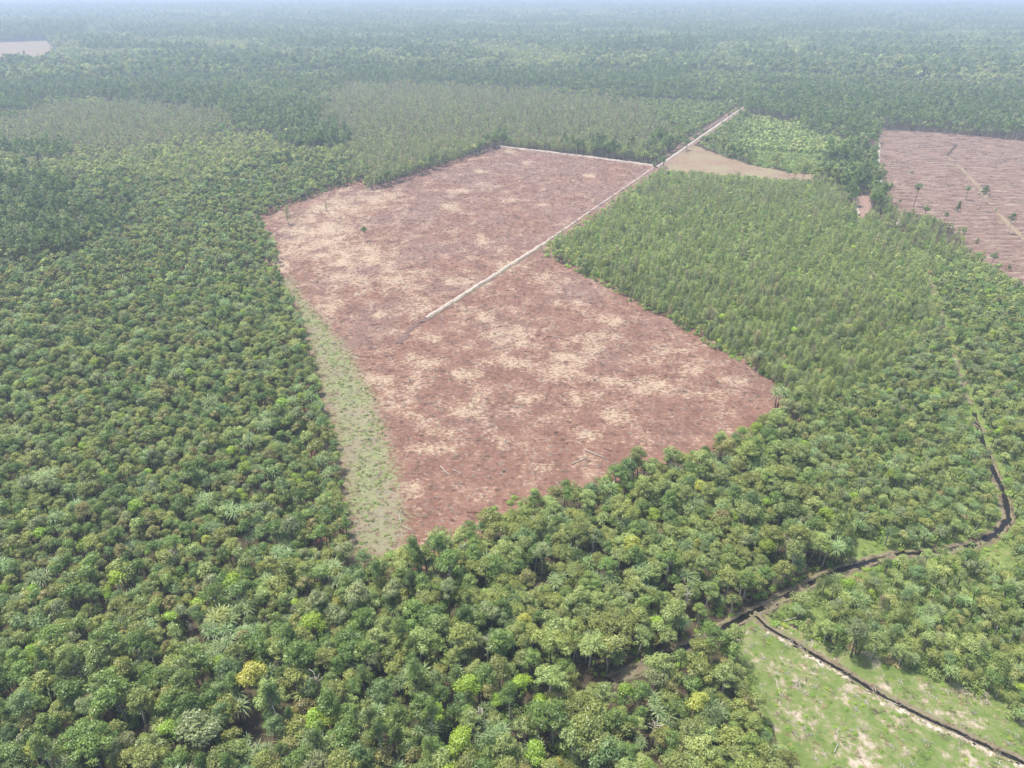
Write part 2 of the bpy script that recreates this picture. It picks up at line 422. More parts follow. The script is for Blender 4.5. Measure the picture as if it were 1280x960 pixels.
# ------------------------------------------------------------------ zones, outlined in the photograph and laid on the ground
FIELD = [(455, 226), (400, 243), (355, 260), (322, 275), (338, 290), (350, 315), (346, 340), (352, 352), (366, 372), (386, 430), (400, 490), (418, 545),
         (426, 600), (432, 650), (440, 694), (500, 691), (535, 674), (580, 655), (620, 636), (660, 614), (700, 606), (752, 602), (765, 582), (800, 567), (850, 562),
         (890, 546), (920, 531), (955, 515), (990, 504), (965, 480), (930, 457), (900, 441), (850, 411), (800, 384), (760, 361), (720, 341), (690, 325), (676, 318),
         (684, 306), (815, 214), (818, 207), (720, 195), (625, 184), (560, 207), (520, 221), (480, 235), (458, 239)]
STRIP = [(352, 352), (366, 372), (386, 430), (400, 490), (418, 545), (426, 600), (432, 650), (438, 700), (500, 700), (508, 660), (498, 610), (490, 570), (468, 500), (437, 442), (402, 398), (378, 372), (362, 345)]
ROADP = [(818, 206), (925, 133), (932, 135), (846, 196), (824, 211), (688, 304), (684, 300)]
TAN = [(866, 183), (900, 195), (930, 205), (985, 215), (1022, 219), (1016, 227), (960, 223), (880, 216), (832, 213), (830, 206)]
LOWG = [(878, 180), (925, 144), (965, 148), (1015, 160), (1068, 178), (1098, 203), (1092, 224), (1022, 219), (985, 214), (930, 204), (900, 194)]
ROWS = [(1101, 163), (1160, 166), (1290, 178), (1420, 190), (1420, 400), (1290, 362), (1250, 335), (1215, 305), (1200, 282), (1162, 268), (1125, 262), (1112, 240), (1099, 225), (1096, 180)]
POOL = [(1066, 245), (1084, 243), (1090, 268), (1074, 272)]
FARL = [(-80, 54), (0, 53), (60, 51), (73, 67), (40, 76), (0, 79), (-80, 84)]
MEADOW = [(928, 778), (950, 775), (1000, 802), (1060, 822), (1150, 842), (1210, 862), (1290, 918), (1400, 990), (1400, 1100), (1040, 1100), (1010, 960), (985, 930), (958, 880), (938, 840), (925, 800)]
GREYP = [(385, 142), (430, 108), (560, 112), (700, 120), (800, 133), (835, 168), (818, 205), (625, 183), (560, 205), (458, 238), (440, 195), (400, 168)]
GREYP2 = [(60, 135), (180, 130), (260, 140), (300, 160), (160, 195), (20, 190), (-60, 180)]
PLOT = [(684, 300), (815, 214), (850, 214), (960, 223), (1040, 226), (1070, 262), (1120, 290), (1160, 320), (1180, 400), (1120, 470), (1010, 520), (965, 478), (800, 384), (676, 318)]
LOWER = [(1010, 520), (1180, 400), (1150, 300), (1220, 330), (1300, 370), (1500, 450), (1500, 1000), (1300, 925), (1150, 842), (1000, 790), (960, 765), (1060, 705), (1010, 640), (985, 560)]
TALLZ = [[(0, 118), (110, 112), (200, 112), (285, 122), (400, 140), (400, 170), (330, 156), (270, 142), (180, 132), (60, 126), (0, 150), (-100, 160), (-100, 110)],
                 [(350, 168), (400, 158), (428, 178), (425, 195), (370, 192)],
         [(430, 90), (560, 96), (720, 103), (865, 112), (860, 122), (700, 117), (560, 110), (430, 106)],
         [(-100, 40), (60, 34), (110, 38), (105, 48), (60, 52), (-100, 54)],
         [(925, 118), (1100, 120), (1290, 125), (1500, 140), (1500, 185), (1290, 176), (1160, 163), (1100, 164), (1095, 200), (1060, 180), (1010, 162), (960, 148), (925, 144)],
         [(750, 62), (860, 60), (870, 72), (755, 74)], [(795, 92), (850, 92), (860, 104), (800, 101)],
         [(1035, 218), (1092, 222), (1096, 200), (1050, 205)]]
LIGHTZ = [[(-100, 24), (60, 27), (140, 36), (120, 50), (70, 50), (60, 34), (-100, 40)], [(74, 60), (160, 48), (250, 52), (340, 64), (200, 74), (76, 72)], [(160, 16), (300, 20), (290, 28), (170, 26)],
          [(480, 12), (700, 15), (860, 22), (700, 26), (520, 20)], [(735, 42), (800, 42), (900, 52), (880, 60), (750, 58)], [(400, 62), (560, 60), (740, 76), (700, 92), (500, 84)], [(870, 62), (1000, 60), (1040, 78), (900, 84)],
          [(30, 200), (200, 185), (330, 200), (260, 240), (100, 225), (-60, 232), (-60, 205)], [(1040, 40), (1290, 44), (1290, 56), (1060, 52)], [(560, 30), (720, 33), (720, 38), (560, 36)]]
TRAIL_PX = [(760, 852), (800, 835), (840, 818), (885, 795), (910, 782), (940, 768), (975, 750), (1030, 722), (1070, 708), (1120, 695), (1180, 690), (1215, 683), (1245, 668),
            (1260, 650), (1257, 625), (1242, 590), (1230, 560), (1215, 510), (1195, 460), (1180, 410), (1165, 360), (1155, 335)]
TRAIL = [at(*p) for p in TRAIL_PX]
BRANCH_PX = [(940, 768), (960, 785), (1010, 815), (1060, 845), (1110, 875), (1180, 910), (1280, 955), (1400, 1010)]
BRANCH = [at(*p) for p in BRANCH_PX]
HOLLOWS = [(652, 878, 4.0), (238, 800, 2.2), (1020, 762, 3), (320, 905, 2.5), (560, 870, 2.), (455, 740, 2.), (1085, 690, 5), (1235, 690, 6), (380, 900, 2.0), (510, 890, 2.0), (300, 680, 3)]

# landmark trees: (species, form, crown px, crown py, crown height, scale, label)
SPECIAL = [
 ('umbrella', 1, 690, 800, 10, 1.15, 'broad flat olive umbrella tree with pale leaning trunks above the dark hollow'),
 ('umbrella', 0, 738, 806, 9.5, 1.05, 'flat-topped pale green umbrella tree right beside the darker umbrella tree'),
 ('tall', 2, 678, 690, 12, 1.0, 'tall grey-green tree with a straight white trunk below the cleared field'),
 ('dead', 1, 531, 795, 9, 1.1, 'nearly leafless tree with forked pale trunk standing out of the lower forest'),
 ('dead', 0, 238, 783, 6, .7, 'broken bleached trunk poking out of a gap in the lower left forest'),
 ('dead', 2, 100, 275, 11, 1.1, 'thin bare white trunks among the dark tree clump at far left'),
 ('dome', 7, 317, 838, 8, 1.45, 'large bright yellow-green crown in the lower left forest'),
 ('dome', 5, 650, 850, 8, 1.05, 'glowing lime-green round crown left of the umbrella trees'),
 ('dome', 0, 665, 790, 9, .85, 'small ball-shaped olive crown left of the umbrella trees'),
 ('dome', 4, 283, 835, 8, 1.35, 'big dark blue-green crown touching the bright yellow-green crown'),
 ('dome', 5, 575, 925, 8, 1.25, 'bright green spreading crown at the bottom beside a dark gap'),
 ('dome', 1, 520, 758, 9, 1.25, 'tall column-like mid-green crown in the middle of the lower forest'),
 ('dome', 10, 240, 905, 10, 1.5, 'big grey-green crown with pale limbs near the bottom edge'),
 ('tall', 2, 56, 600, 12, .95, 'feathery grey tree rising above the left forest'),
 ('slim', 6, 122, 608, 7, .9, 'narrow brownish column-like tree in the left forest'),
 ('slim', 3, 357, 258, 11, 1.15, 'lone slender tree with bare lower trunk at the far left corner of the field'),
 ('slim', 2, 407, 254, 6, 1.0, 'small lone tree standing in the far left part of the field'),
 ('dome', 9, 455, 286, 7.0, 1.15, 'small bushy lone tree in the middle of the cleared field'),
 ('tall', 1, 1115, 228, 12, 1.3, 'leftmost lone tree left standing on the striped right field'),
 ('tall', 2, 1149, 232, 12, 1.3, 'round lone tree on the striped right field beside the leftmost one'),
 ('tall', 0, 1232, 238, 13, 1.15, 'lone tree beside the winding track on the striped right field'),
 ('tall', 3, 1198, 258, 11, 1.3, 'pair-forming dark tree at the lower edge of the striped field'),
 ('tall', 4, 1212, 234, 9, 1.1, 'small lone tree on the winding track of the striped field'),
 ('tall', 0, 1268, 270, 9, 1.4, 'dark lone tree near the right edge on the striped field'),
 ('dome', 3, 770, 592, 5, .7, 'small pale tree standing out from the forest edge into the red field'),
 ('dome', 8, 707, 690, 9, .9, 'yellowish tan round crown beside the tall white-trunked tree'),
]
for k_, (qx, qy, qh) in enumerate([(1108, 262, 8), (1126, 250, 6), (1135, 268, 9), (1158, 262, 8), (1168, 272, 10), (1183, 268, 9), (1140, 215, 6), (1206, 285, 9), (1222, 300, 8), (1243, 318, 8), (1262, 332, 7), (1245, 262, 5), (1104, 205, 7)]):
    SPECIAL.append(('tall' if k_ % 3 else 'dome', (1, 4, 0, 2)[k_ % 4], qx, qy, qh, 1.0, 'small leftover tree at the ragged edge of the striped right field'))
SPECIAL += [
 ('tall', 2, 560, 735, 12, .9, 'grey-green tall tree with a visible pale trunk left of the white-trunked tree'),
 ('umbrella', 0, 1035, 655, 8, .8, 'flat pale crown standing above its neighbours right of the lower forest'),
 ('umbrella', 2, 835, 790, 9, .85, 'flat pale crown on thin trunks just left of the peat ditch'),
 ('umbrella', 0, 775, 690, 10, .9, 'flat pale crown on several slender trunks below the red field'),
 ('tall', 1, 430, 650, 10, .8, 'tall green tree at the foot of the green strip'),
 ('tall', 4, 340, 900, 12, .85, 'tall blue-green tree beside a dark gap near the bottom edge'),
 ('dome', 8, 480, 812, 9, .95, 'dull olive crown above a dark gap left of the leafless tree'),
 ('screw', 1, 455, 897, 5.5, 1.1, 'screw pine with yellowing leaves near the bottom edge'),
 ('screw', 3, 1180, 690, 4.5, 1.0, 'pale screw pine close to the bend of the peat ditch'),
 ('dead', 2, 600, 890, 9, 1.0, 'thin bare trunk in front of the reddish bare hollow'),
]
for qx, qy, qh in [(742, 672, 9), (860, 742, 8), (455, 745, 9), (395, 850, 9), (610, 805, 10), (700, 905, 8), (150, 880, 8), (330, 655, 7), (215, 690, 8), (985, 680, 8), (820, 905, 8)]:
    SPECIAL.append(('dead', (qx+qy) % 3, qx, qy, qh, .95, 'thin bare pale tree standing among the green forest crowns'))
SP_W = []; SP_F = []
for s in SPECIAL:
    q = at(s[2], s[3], s[4]*s[5]*.85); SP_W.append((*q, 2.4*s[5] if s[0] not in ('dead', 'slim') else 1.2))
    if s[0] in ('dead', 'tall', 'umbrella') and s[3] > 600: l = math.hypot(*q); SP_W.append((q[0]*(1-3.6/l), q[1]*(1-3.6/l), 2.0))

# ------------------------------------------------------------------ scatter
def scatter(r0, r1, sp, half=None):
    half = half or (R(52) if r0 < 600 else R(44))
    xs = np.arange(-r1*math.sin(half)-10, r1*math.sin(half)+10, sp); ys = np.arange(max(20, r0*.6), r1, sp*.93)
    X, Y = np.meshgrid(xs, ys); X = X+(np.arange(len(ys)) % 2)[:, None]*sp*.5
    X = X+rng.uniform(-.42, .42, X.shape)*sp; Y = Y+rng.uniform(-.42, .42, Y.shape)*sp
    X = X.ravel(); Y = Y.ravel(); r = np.hypot(X, Y); a = np.abs(np.arctan2(X, Y))
    k = (r >= r0) & (r < r1) & ((a < half) | (r < 140))
    X, Y = X[k], Y[k]
    px, py, d = proj(X, Y, 0*X)
    k = (py < 1110) & (px > -190) & (px < 1470)
    return X[k], Y[k]
def blocked(X, Y, hts):
    px, py, d = proj(X, Y, 0*X)
    tx, ty, _ = proj(X, Y, hts*.9)
    bad = np.zeros(X.shape, bool)
    for P in (FIELD, ROADP, TAN, ROWS, POOL, FARL, MEADOW):
        bad |= inpoly(px, py, P) | (inpoly(tx, ty, P) & (py > ty))
    bad |= inpoly(tx, ty, FIELD)
    bad |= segdist(X, Y, TRAIL) < np.where(Y > 200, .5, 2.1)+1.0*wob(X, Y, 15, 2)
    bad |= (segdist(X, Y, BRANCH) < 3.8)
    bad |= segdist(X, Y, [at(248, 352), at(290, 347), at(348, 337)]) < 2.6
    bad |= segdist(X, Y, [at(270, 274), at(322, 270)]) < 2.2
    bad |= (Y > 198) & (segdist(X, Y, TRAIL) < 1.5)&(Y < 330)
    mid = hts*.55
    mx, my, _ = proj(X, Y, mid)
    gx = X*H/(H-mid); gy = Y*H/(H-mid)                      # ground point each tree's middle hides
    bad |= (segdist(gx, gy, TRAIL) < 2.6) & (Y < 200) & (wob(X, Y, 18, 1) < .45)
    for (hx, hy, hr) in HOLLOWS:
        wx, wy = at(hx, hy); bad |= (np.hypot(X-wx, Y-wy) < hr) | (np.hypot(gx-wx, gy-wy) < hr*.7)
    for (wx, wy, wr) in SP_W: bad |= np.hypot(X-wx, Y-wy) < wr
    return bad

P_ = {k: [] for k in FORMS}         # species -> rows (x, y, lod, form, rot, scale)
W = dict(dome=[.15, .17, .14, .12, .08, .045, .015, .01, .10, .12, .04, .04], small=[.19, .18, .09, .10, .13, .11, .04, .12, .05, .02],
         umbrella=[.45, .3, .25], tall=[.25, .22, .15, .23, .15], slim=[.20, .24, .10, .16, .18, .08, .04, .0], screw=[.35, .2, .3, .15], shrub=[.4, .1, .27, .2, .03])
def put(sp, x, y, lod, scale, form=None, w=None):
    n = len(x)
    if n == 0: return
    ww = np.array(w or W[sp]); ww = ww/ww.sum()
    fi = rng.choice(len(ww), n, p=ww) if form is None else np.full(n, form)
    sv = scale*rng.choice([.72, .85, .95, 1.05, 1.2, 1.38], n, p=[.14, .2, .24, .2, .14, .08])*rng.uniform(.94, 1.06, n)*(1+.10*wob(x, y, 28, 4))
    P_[sp].append(np.stack([x, y, np.full(n, lod), fi, rng.uniform(0, 6.283, n), sv], 1))

def plant(r0, r1, sp, lod):
    X, Y = scatter(r0, r1, sp)
    px, py, d = proj(X, Y, 0*X)
    jx, jy = px.copy(), py.copy(); jm = np.where(py < 345, 1.0, 0)
    px = px+jm*(wob(X, Y, 70, 2)+wob(X, Y, 25, 4))*F*13/d; py = py+jm*(wob(X, Y, 80, 3)+wob(X, Y, 25, 5))*F*14/d*(H/np.maximum(Y, 100))
    u = rng.random(X.shape); w1 = wob(X, Y, 40, 1); w2 = wob(X, Y, 90, 2); w3 = wob(X, Y, 22, 3)
    Z = np.zeros(X.shape, int)                                # 0 = mixed lower forest
    Z[(px < 470) & (py < 830) & (px < 470-(py-700)*.8)] = 1          # left forest, small crowns
    Z[(px > 640) & (py > 700)] = 2                            # lower right domes
    Z[(px > 560) & (py <= 720)] = 2
    Z[(py < 345)] = 3
    Z[(px < 470) & (py < 345) & (py > 205)] = 1
    Z[inpoly(px, py, LOWER)] = 5
    Z[inpoly(px, py, PLOT)] = 4
    Z[(px > 1092) & (py > 225) & (py < 345)] = 4
    Z[inpoly(px, py, GREYP)] = 6
    Z[inpoly(px, py, GREYP2)] = 6
    Z[inpoly(px, py, LOWG) | inpoly(px, py, [(790, 128), (860, 128), (918, 137), (862, 176), (835, 160)]) | inpoly(px, py, [(775, 112), (900, 118), (905, 124), (780, 120)])] = 7
    for q in TALLZ: Z[inpoly(px, py, q)] = 8
    tl = inpoly(px, py, [(-100, 245), (60, 232), (140, 262), (132, 318), (60, 325), (-100, 345)]); Z[tl & (u < .3)] = 8; Z[tl & (u >= .3)] = 0
    ht = np.array([8.5, 6.2, 8.5, 8, 6.0, 4.5, 8, 3.5, 14])[Z]
    ok = ~blocked(X, Y, ht)
    ok &= ~(((Z == 0) | (Z == 2)) & ((wob(X, Y, 13, 2)+.4*wob(X, Y, 7, 4)) > 1.02))
    def sel(m): return X[m & ok], Y[m & ok]
    big = sp/3.0
    g = 1 if lod < 2 else min(2.2, big*.60)
    if lod == 1: g = max(1, big*.75)
    if r0 == 650: ok &= (Z == 7)
    elif r0 == 640: ok &= (Z != 7)
    # 0 mixed forest
    z = Z == 0
    pan = (w3 > .6) & (rng.random(X.shape) < .35)
    put('screw', *sel(z & pan), lod, 1.0*g); z = z & ~pan
    put('dome', *sel(z & (u < .69)), lod, .98*g); put('screw', *sel(z & (u >= .69) & (u < .80)), lod, 1.0*g)
    put('small', *sel(z & (u >= .80) & (u < .91)), lod, 1.1*g); put('tall', *sel(z & (u >= .91)), lod, .74*g)
    # 1 left forest
    z = Z == 1
    pan = (w3 > .35) & (u < .38) | (u < .07)
    put('screw', *sel(z & pan), lod, .92*g); put('small', *sel(z & ~pan & (u < .94)), lod, 1.0*g); put('dome', *sel(z & ~pan & (u >= .94)), lod, .82*g)
    # 2 even domes
    z = Z == 2
    put('dome', *sel(z & (u < .62)), lod, .9*g, w=[.22, .1, .05, .26, .07, .015, .03, .02, .2, .08, .05, .01]); put('umbrella', *sel(z & (u >= .62) & (u < .70)), lod, .8*g)
    put('screw', *sel(z & (u >= .70) & (u < .86)), lod, .95*g); put('small', *sel(z & (u >= .86)), lod, 1.1*g)
    # 3 far default, in stands of differing age
    st_ = wob(X*.45, Y*1.25, 300, 1)+.35*wob(X, Y, 120, 3)
    lz = np.zeros(X.shape, bool)
    for q in LIGHTZ: lz |= inpoly(px, py, q)
    light = ((Z == 3) | (Z == 1)) & ((Z == 3) & (st_ > .38) | lz); dark = (Z == 3) & (st_ < -.55)
    put('small', *sel(light & (u < .6)), lod, 1.25*g, w=[.1, .0, 0, 0, 0, .3, .1, .0, .1, .4]); put('slim', *sel(light & (u >= .6)), lod, 1.0*g, w=[.2, .3, .1, .2, .2, .1, .1, 0])
    put('tall', *sel(dark & (u < .7)), lod, .85*g); put('dome', *sel(dark & (u >= .7)), lod, 1.2*g, w=[.1, .2, .4, 0, .1, 0, 0, 0, 0, .1, 0, .1])
    Z[light | dark] = 99
    z = Z == 3
    put('dome', *sel(z & (u < .7)), lod, 1.05*g, w=[.2, .15, .2, .08, .12, .01, .02, .02, .1, .12, .08, .12]); put('tall', *sel(z & (u >= .7) & (u < .8) & (w2 > 0)), lod, .85*g)
    put('small', *sel(z & (u >= .8)), lod, 1.3*g)
    # 4 young slender stand
    z = Z == 4
    thin = (w1+.5*w3+.5*rng.normal(size=X.shape)) < .70
    fp = py < 262
    put('slim', *sel(z & thin & (u < .84) & ~fp), lod, .74*g); put('slim', *sel(z & thin & (u < .84) & fp), lod, .74*g, w=[.12, .15, .02, .3, .08, .2, .13, 0]); put('small', *sel(z & thin & (u >= .86)), lod, .85*g, w=[.2, .2, .02, .1, .1, .25, .1, .1, .05, .05])
    # 5 open scrub
    z = Z == 5
    thin = (w1+.6*w3) < 1.3
    put('small', *sel(z & thin & (u < .52)), lod, .85*g, w=[.25, .15, .04, .1, .05, .25, .04, .15, .1, .05]); put('screw', *sel(z & thin & (u >= .52) & (u < .76)), lod, .72*g, w=[.4, .1, .35, .15])
    put('dome', *sel(z & thin & (u >= .76) & (u < .86)), lod, .62*g); put('slim', *sel(z & thin & (u >= .86)), lod, .62*g)
    # 6 grey stand
    z = Z == 6
    put('slim', *sel(z), lod, .95*g*(1 if lod < 2 else 1.1), w=[.14, .10, .05, .27, .08, .16, .18, .02])
    # 7 low light green stand
    z = Z == 7
    lf = px < 925
    put('small', *sel(z & lf), lod, .8, w=[.3, .25, 0, .1, .1, .2, 0, 0, .1, 0]); put('shrub', *sel(z & ~lf & (u < .75)), lod, 1.5, w=[.10, .0, .45, .45, .0]); put('small', *sel(z & ~lf & (u >= .75)), lod, .6, w=[.2, .2, 0, .1, .0, .3, .0, .0, .1, .1])
    # 8 tall dark stands
    z = Z == 8
    put('tall', *sel(z & (u < .8)), lod, .95*g); put('dome', *sel(z & (u >= .8)), lod, 1.25*g, w=[.1, .2, .4, 0, .1, 0, 0, 0, 0, .1, 0, .1])

plant(40, 330, 2.55, 0)
plant(330, 640, 3.0, 1)
plant(640, 1250, 4.6, 2)
plant(650, 1250, 2.9, 2)
plant(1250, 3300, 8.0, 2)
plant(3300, 6500, 15.0, 2)
# undergrowth
def under(r0, r1, sp, lod, scale):
    X, Y = scatter(r0, r1, sp); px, py, d = proj(X, Y, 0*X)
    a = inpoly(px, py, PLOT) | inpoly(px, py, LOWER)
    b = ((py > 600) | (px < 460)) & ~a
    bad = np.zeros(X.shape, bool)
    for Pp in (FIELD, ROADP, TAN, ROWS, POOL, MEADOW): bad |= inpoly(px, py, Pp)
    dt = np.minimum(segdist(X, Y, TRAIL), segdist(X, Y, BRANCH)); bad |= dt < 1.8
    for (hx, hy, hr) in HOLLOWS:
        wx, wy = at(hx, hy); bad |= np.hypot(X-wx, Y-wy) < hr*.8
    u = rng.random(X.shape)
    k = ~bad & (a & (u < .9) | b & (u < .5)); lw = k & inpoly(px, py, LOWER); put('shrub', X[lw], Y[lw], lod, scale*1.35, w=[.2, .06, .34, .36, .04]); k = k & ~lw
    put('shrub', X[k], Y[k], lod, scale*(.8+.5*rng.random()))
under(40, 330, 2.6, 0, .8); under(330, 560, 3.4, 1, 1.1)
# sparse growth on the meadow and beside the ditches
X, Y = scatter(40, 200, 1.7); px, py, d = proj(X, Y, 0*X)
k = inpoly(px, py, MEADOW) & (segdist(X, Y, BRANCH) > 1.6) & (wob(X, Y, 9, 2)+rng.random(X.shape) > .75)
put('shrub', X[k], Y[k], 0, .38, w=[.6, .25, .1, .0, .12])
dt = np.minimum(segdist(X, Y, TRAIL), segdist(X, Y, BRANCH))
k = (dt < 5) & (dt > 1.5) & ~inpoly(px, py, MEADOW) & (rng.random(X.shape) < .62)
put('shrub', X[k], Y[k], 0, .45, w=[.5, .2, .1, .1, .2])

X, Y = scatter(100, 480, 1.25); px, py, d = proj(X, Y, 0*X)
k = inpoly(px, py, STRIP) & ((wob(X, Y, 8, 2)+rng.random(X.shape)) > .55)
put('shrub', X[k], Y[k], 1, .30, w=[.30, .06, .24, .28, .12])
# ------------------------------------------------------------------ individuals (the largest in view) and masses
def where(px, py):
    if py > 915: return 'at the bottom edge'
    if px < 120 and py > 300: return 'by the left edge'
    if px > 1180: return 'by the right edge'
    if 640 <= px <= 760 and 780 <= py < 900: return 'near the umbrella trees'
    if 930 < px and py > 770: return 'near the grassy opening'
    if 760 < px < 1260 and 670 < py < 850: return 'along the peat ditch'
    if 440 < px < 1000 and py < 720: return 'below the red field'
    if px < 470: return 'in the left forest'
    return 'in the lower forest'
COPYN = {}
used_labels = {}
def add_tree(form, name, x, y, rot, sc, label, cat, group, parts=True):
    if parts:
        root = bpy.data.objects.new(name, None); COL.objects.link(root); root.empty_display_size = .5
        if form.trunk is not None: o = bpy.data.objects.new('trunk' if name != 'screw_pine' else 'stem', form.trunk); COL.objects.link(o); o.parent = root
        o = bpy.data.objects.new('crown', form.crown); COL.objects.link(o); o.parent = root
    else:
        root = bpy.data.objects.new(name, form.join()); COL.objects.link(root)
    root.location = (x, y, 0); root.rotation_euler = (0, 0, rot); q_ = random.uniform(.86, 1.18); root.scale = (sc*q_, sc/q_, sc*random.uniform(.9, 1.1))
    if label:
        used_labels[label] = used_labels.get(label, 0)+1
    tag(root, label, cat, group)
    return root
SPNAME = dict(dome=('dome_crowned_tree', 'tree', 'dome-crowned trees of the nearer forest'), small=('small_tree', 'tree', 'small round-crowned trees'),
              umbrella=('umbrella_tree', 'tree', 'flat-topped umbrella trees'), tall=('tall_tree', 'tree', 'tall forest trees'), slim=('slender_tree', 'tree', 'slender upright trees'),
              screw=('screw_pine', 'screw pine', 'screw pines among the trees'), shrub=('shrub', 'shrub', 'low shrubs and ferns'))
SHAPE = dict(dome='dome-crowned tree', small='small round tree', umbrella='flat umbrella tree', tall='tall tree', slim='slender feathery tree', screw='screw pine', shrub='low shrub')
masses = {}
for sp, rows in P_.items():
    if not rows: continue
    A = np.concatenate(rows)
    if sp in SPNAME:
        hts = np.array([FORMS[sp][int(l)][int(f)].h for l, f in A[:, 2:4]])*A[:, 5]
        cx, cy, d = proj(A[:, 0], A[:, 1], hts*.75)
        vis = (cx > 6) & (cx < 1274) & (cy > 8) & (cy < 950) & (A[:, 2] == 0)
        size = np.where(vis, hts/d, 0)
        nmax = 300
        order = np.argsort(-size)[:nmax]; order = order[size[order] > 0]
        nm, cat, grp = SPNAME[sp]
        seen = set()
        for i in order:
            x, y, lod, fi, rot, sc = A[i]; fm = FORMS[sp][int(lod)][int(fi)]
            w = fm.word; s_ = 'large ' if sc > 1.1 else ('little ' if sc < .7 and sp != 'shrub' else '')
            xp, yp = cx[i]/12.80, 100-cy[i]/9.60
            lab = f'{s_}{w} {SHAPE[sp]} {where(cx[i], cy[i])}, {xp:.0f}% across, {yp:.0f}% up'
            if lab in seen: lab = f'{s_}{w} {SHAPE[sp]} {where(cx[i], cy[i])}, {xp:.1f}% across, {yp:.1f}% up'
            seen.add(lab)
            add_tree(fm, nm, x, y, rot, sc, lab, cat, grp, parts=(sp != 'shrub'))
        keep = np.ones(len(A), bool); keep[order] = False; A = A[keep]
    masses[sp] = A
for sp, fi, px, py, h, sc, lab in SPECIAL:
    x, y = at(px, py, h*sc*.85)
    nm = 'dead_tree' if sp == 'dead' else ('umbrella_tree' if sp == 'umbrella' else SPNAME[sp][0])
    fm = FORMS[sp][0][fi]
    s2 = h/fm.h*sc if sp not in ('umbrella',) else h/fm.h*sc
    add_tree(fm, nm, x, y, random.uniform(0, 6), s2, lab, 'screw pine' if sp == 'screw' else 'tree', 'leftover trees along the ragged edge of the striped field' if 'ragged edge' in lab else ('bare pale trees among the green crowns' if 'thin bare pale tree' in lab else None))

def gn_scatter(name, A, objs, label, cat):
    """one object whose points carry the tree shapes"""
    cl = bpy.data.collections.new(name+'_shapes')
    for i, me in enumerate(objs):
        o = bpy.data.objects.new(f'{name}_shape_{i:03d}', me); cl.objects.link(o)
    me = bpy.data.meshes.new(name); n = len(A)
    me.vertices.add(n); V = np.zeros((n, 3), np.float32); V[:, :2] = A[:, :2]
    if A.shape[1] > 6: V[:, 2] = A[:, 6]
    me.vertices.foreach_set('co', V.ravel())
    a = me.attributes.new('shape', 'INT', 'POINT'); a.data.foreach_set('value', A[:, 3].astype(np.int32))
    a = me.attributes.new('turn', 'FLOAT', 'POINT'); a.data.foreach_set('value', A[:, 4].astype(np.float32))
    a = me.attributes.new('size', 'FLOAT', 'POINT'); a.data.foreach_set('value', A[:, 5].astype(np.float32))
    o = link(name, me)
    ng = bpy.data.node_groups.new(name, 'GeometryNodeTree')
    ng.interface.new_socket('Geometry', in_out='INPUT', socket_type='NodeSocketGeometry'); ng.interface.new_socket('Geometry', in_out='OUTPUT', socket_type='NodeSocketGeometry')
    N, L = ng.nodes, ng.links
    gi = N.new('NodeGroupInput'); go = N.new('NodeGroupOutput'); ip = N.new('GeometryNodeInstanceOnPoints'); ci = N.new('GeometryNodeCollectionInfo')
    ci.inputs['Collection'].default_value = cl; ci.inputs['Separate Children'].default_value = True; ci.inputs['Reset Children'].default_value = True
    def na(nm, t):
        x = N.new('GeometryNodeInputNamedAttribute'); x.data_type = t; x.inputs['Name'].default_value = nm; return x.outputs['Attribute']
    cx = N.new('ShaderNodeCombineXYZ'); L.new(na('turn', 'FLOAT'), cx.inputs['Z'])
    L.new(gi.outputs[0], ip.inputs['Points']); L.new(ci.outputs[0], ip.inputs['Instance']); ip.inputs['Pick Instance'].default_value = True
    L.new(na('shape', 'INT'), ip.inputs['Instance Index']); L.new(cx.outputs[0], ip.inputs['Rotation']); L.new(na('size', 'FLOAT'), ip.inputs['Scale'])
    L.new(ip.outputs[0], go.inputs[0])
    md = o.modifiers.new('scatter', 'NODES'); md.node_group = ng
    tag(o, label, cat, None, 'stuff')
    return o
MLAB = dict(dome=('dome_tree_forest', 'continuous mass of dome-crowned forest trees reaching to the hazy distance'), small=('small_tree_forest', 'dense mass of small round olive and rusty crowns left of the field'),
            umbrella=('umbrella_tree_forest', 'further flat pale crowns below and right of the field'), tall=('tall_tree_forest', 'tall dark forest standing in belts in the distance'),
            slim=('slender_tree_stand', 'stands of young slender feathery trees right of and behind the field'), screw=('screw_pine_thicket', 'thicket of screw pines with strap leaves between forest trees'),
            shrub=('undergrowth', 'bright green ferns and low shrubs between the trees'))
for sp, A in masses.items():
    nm, lab = MLAB[sp]
    objs = []; B = A.copy()
    for lod in (0, 1, 2):
        fl = FORMS[sp][lod]; k = A[:, 2] == lod
        B[k, 3] = A[k, 3]+len(objs)
        objs += [f.join() for f in fl]
    gn_scatter(nm, B, objs, lab, 'forest' if sp != 'shrub' else 'undergrowth')
    print(sp, len(B))

# ------------------------------------------------------------------ ground
def quad_sheet(name, pts, z, mat, kind='structure'):
    me = bpy.data.meshes.new(name); me.from_pydata([(x, y, z) for x, y in pts], [], [list(range(len(pts)))]); me.materials.append(mat)
    o = link(name, me); o['kind'] = kind; return o
S = 14000
quad_sheet('ground', [(-S, -400), (S, -400), (S, S), (-S, S)], 0, M['floor'])

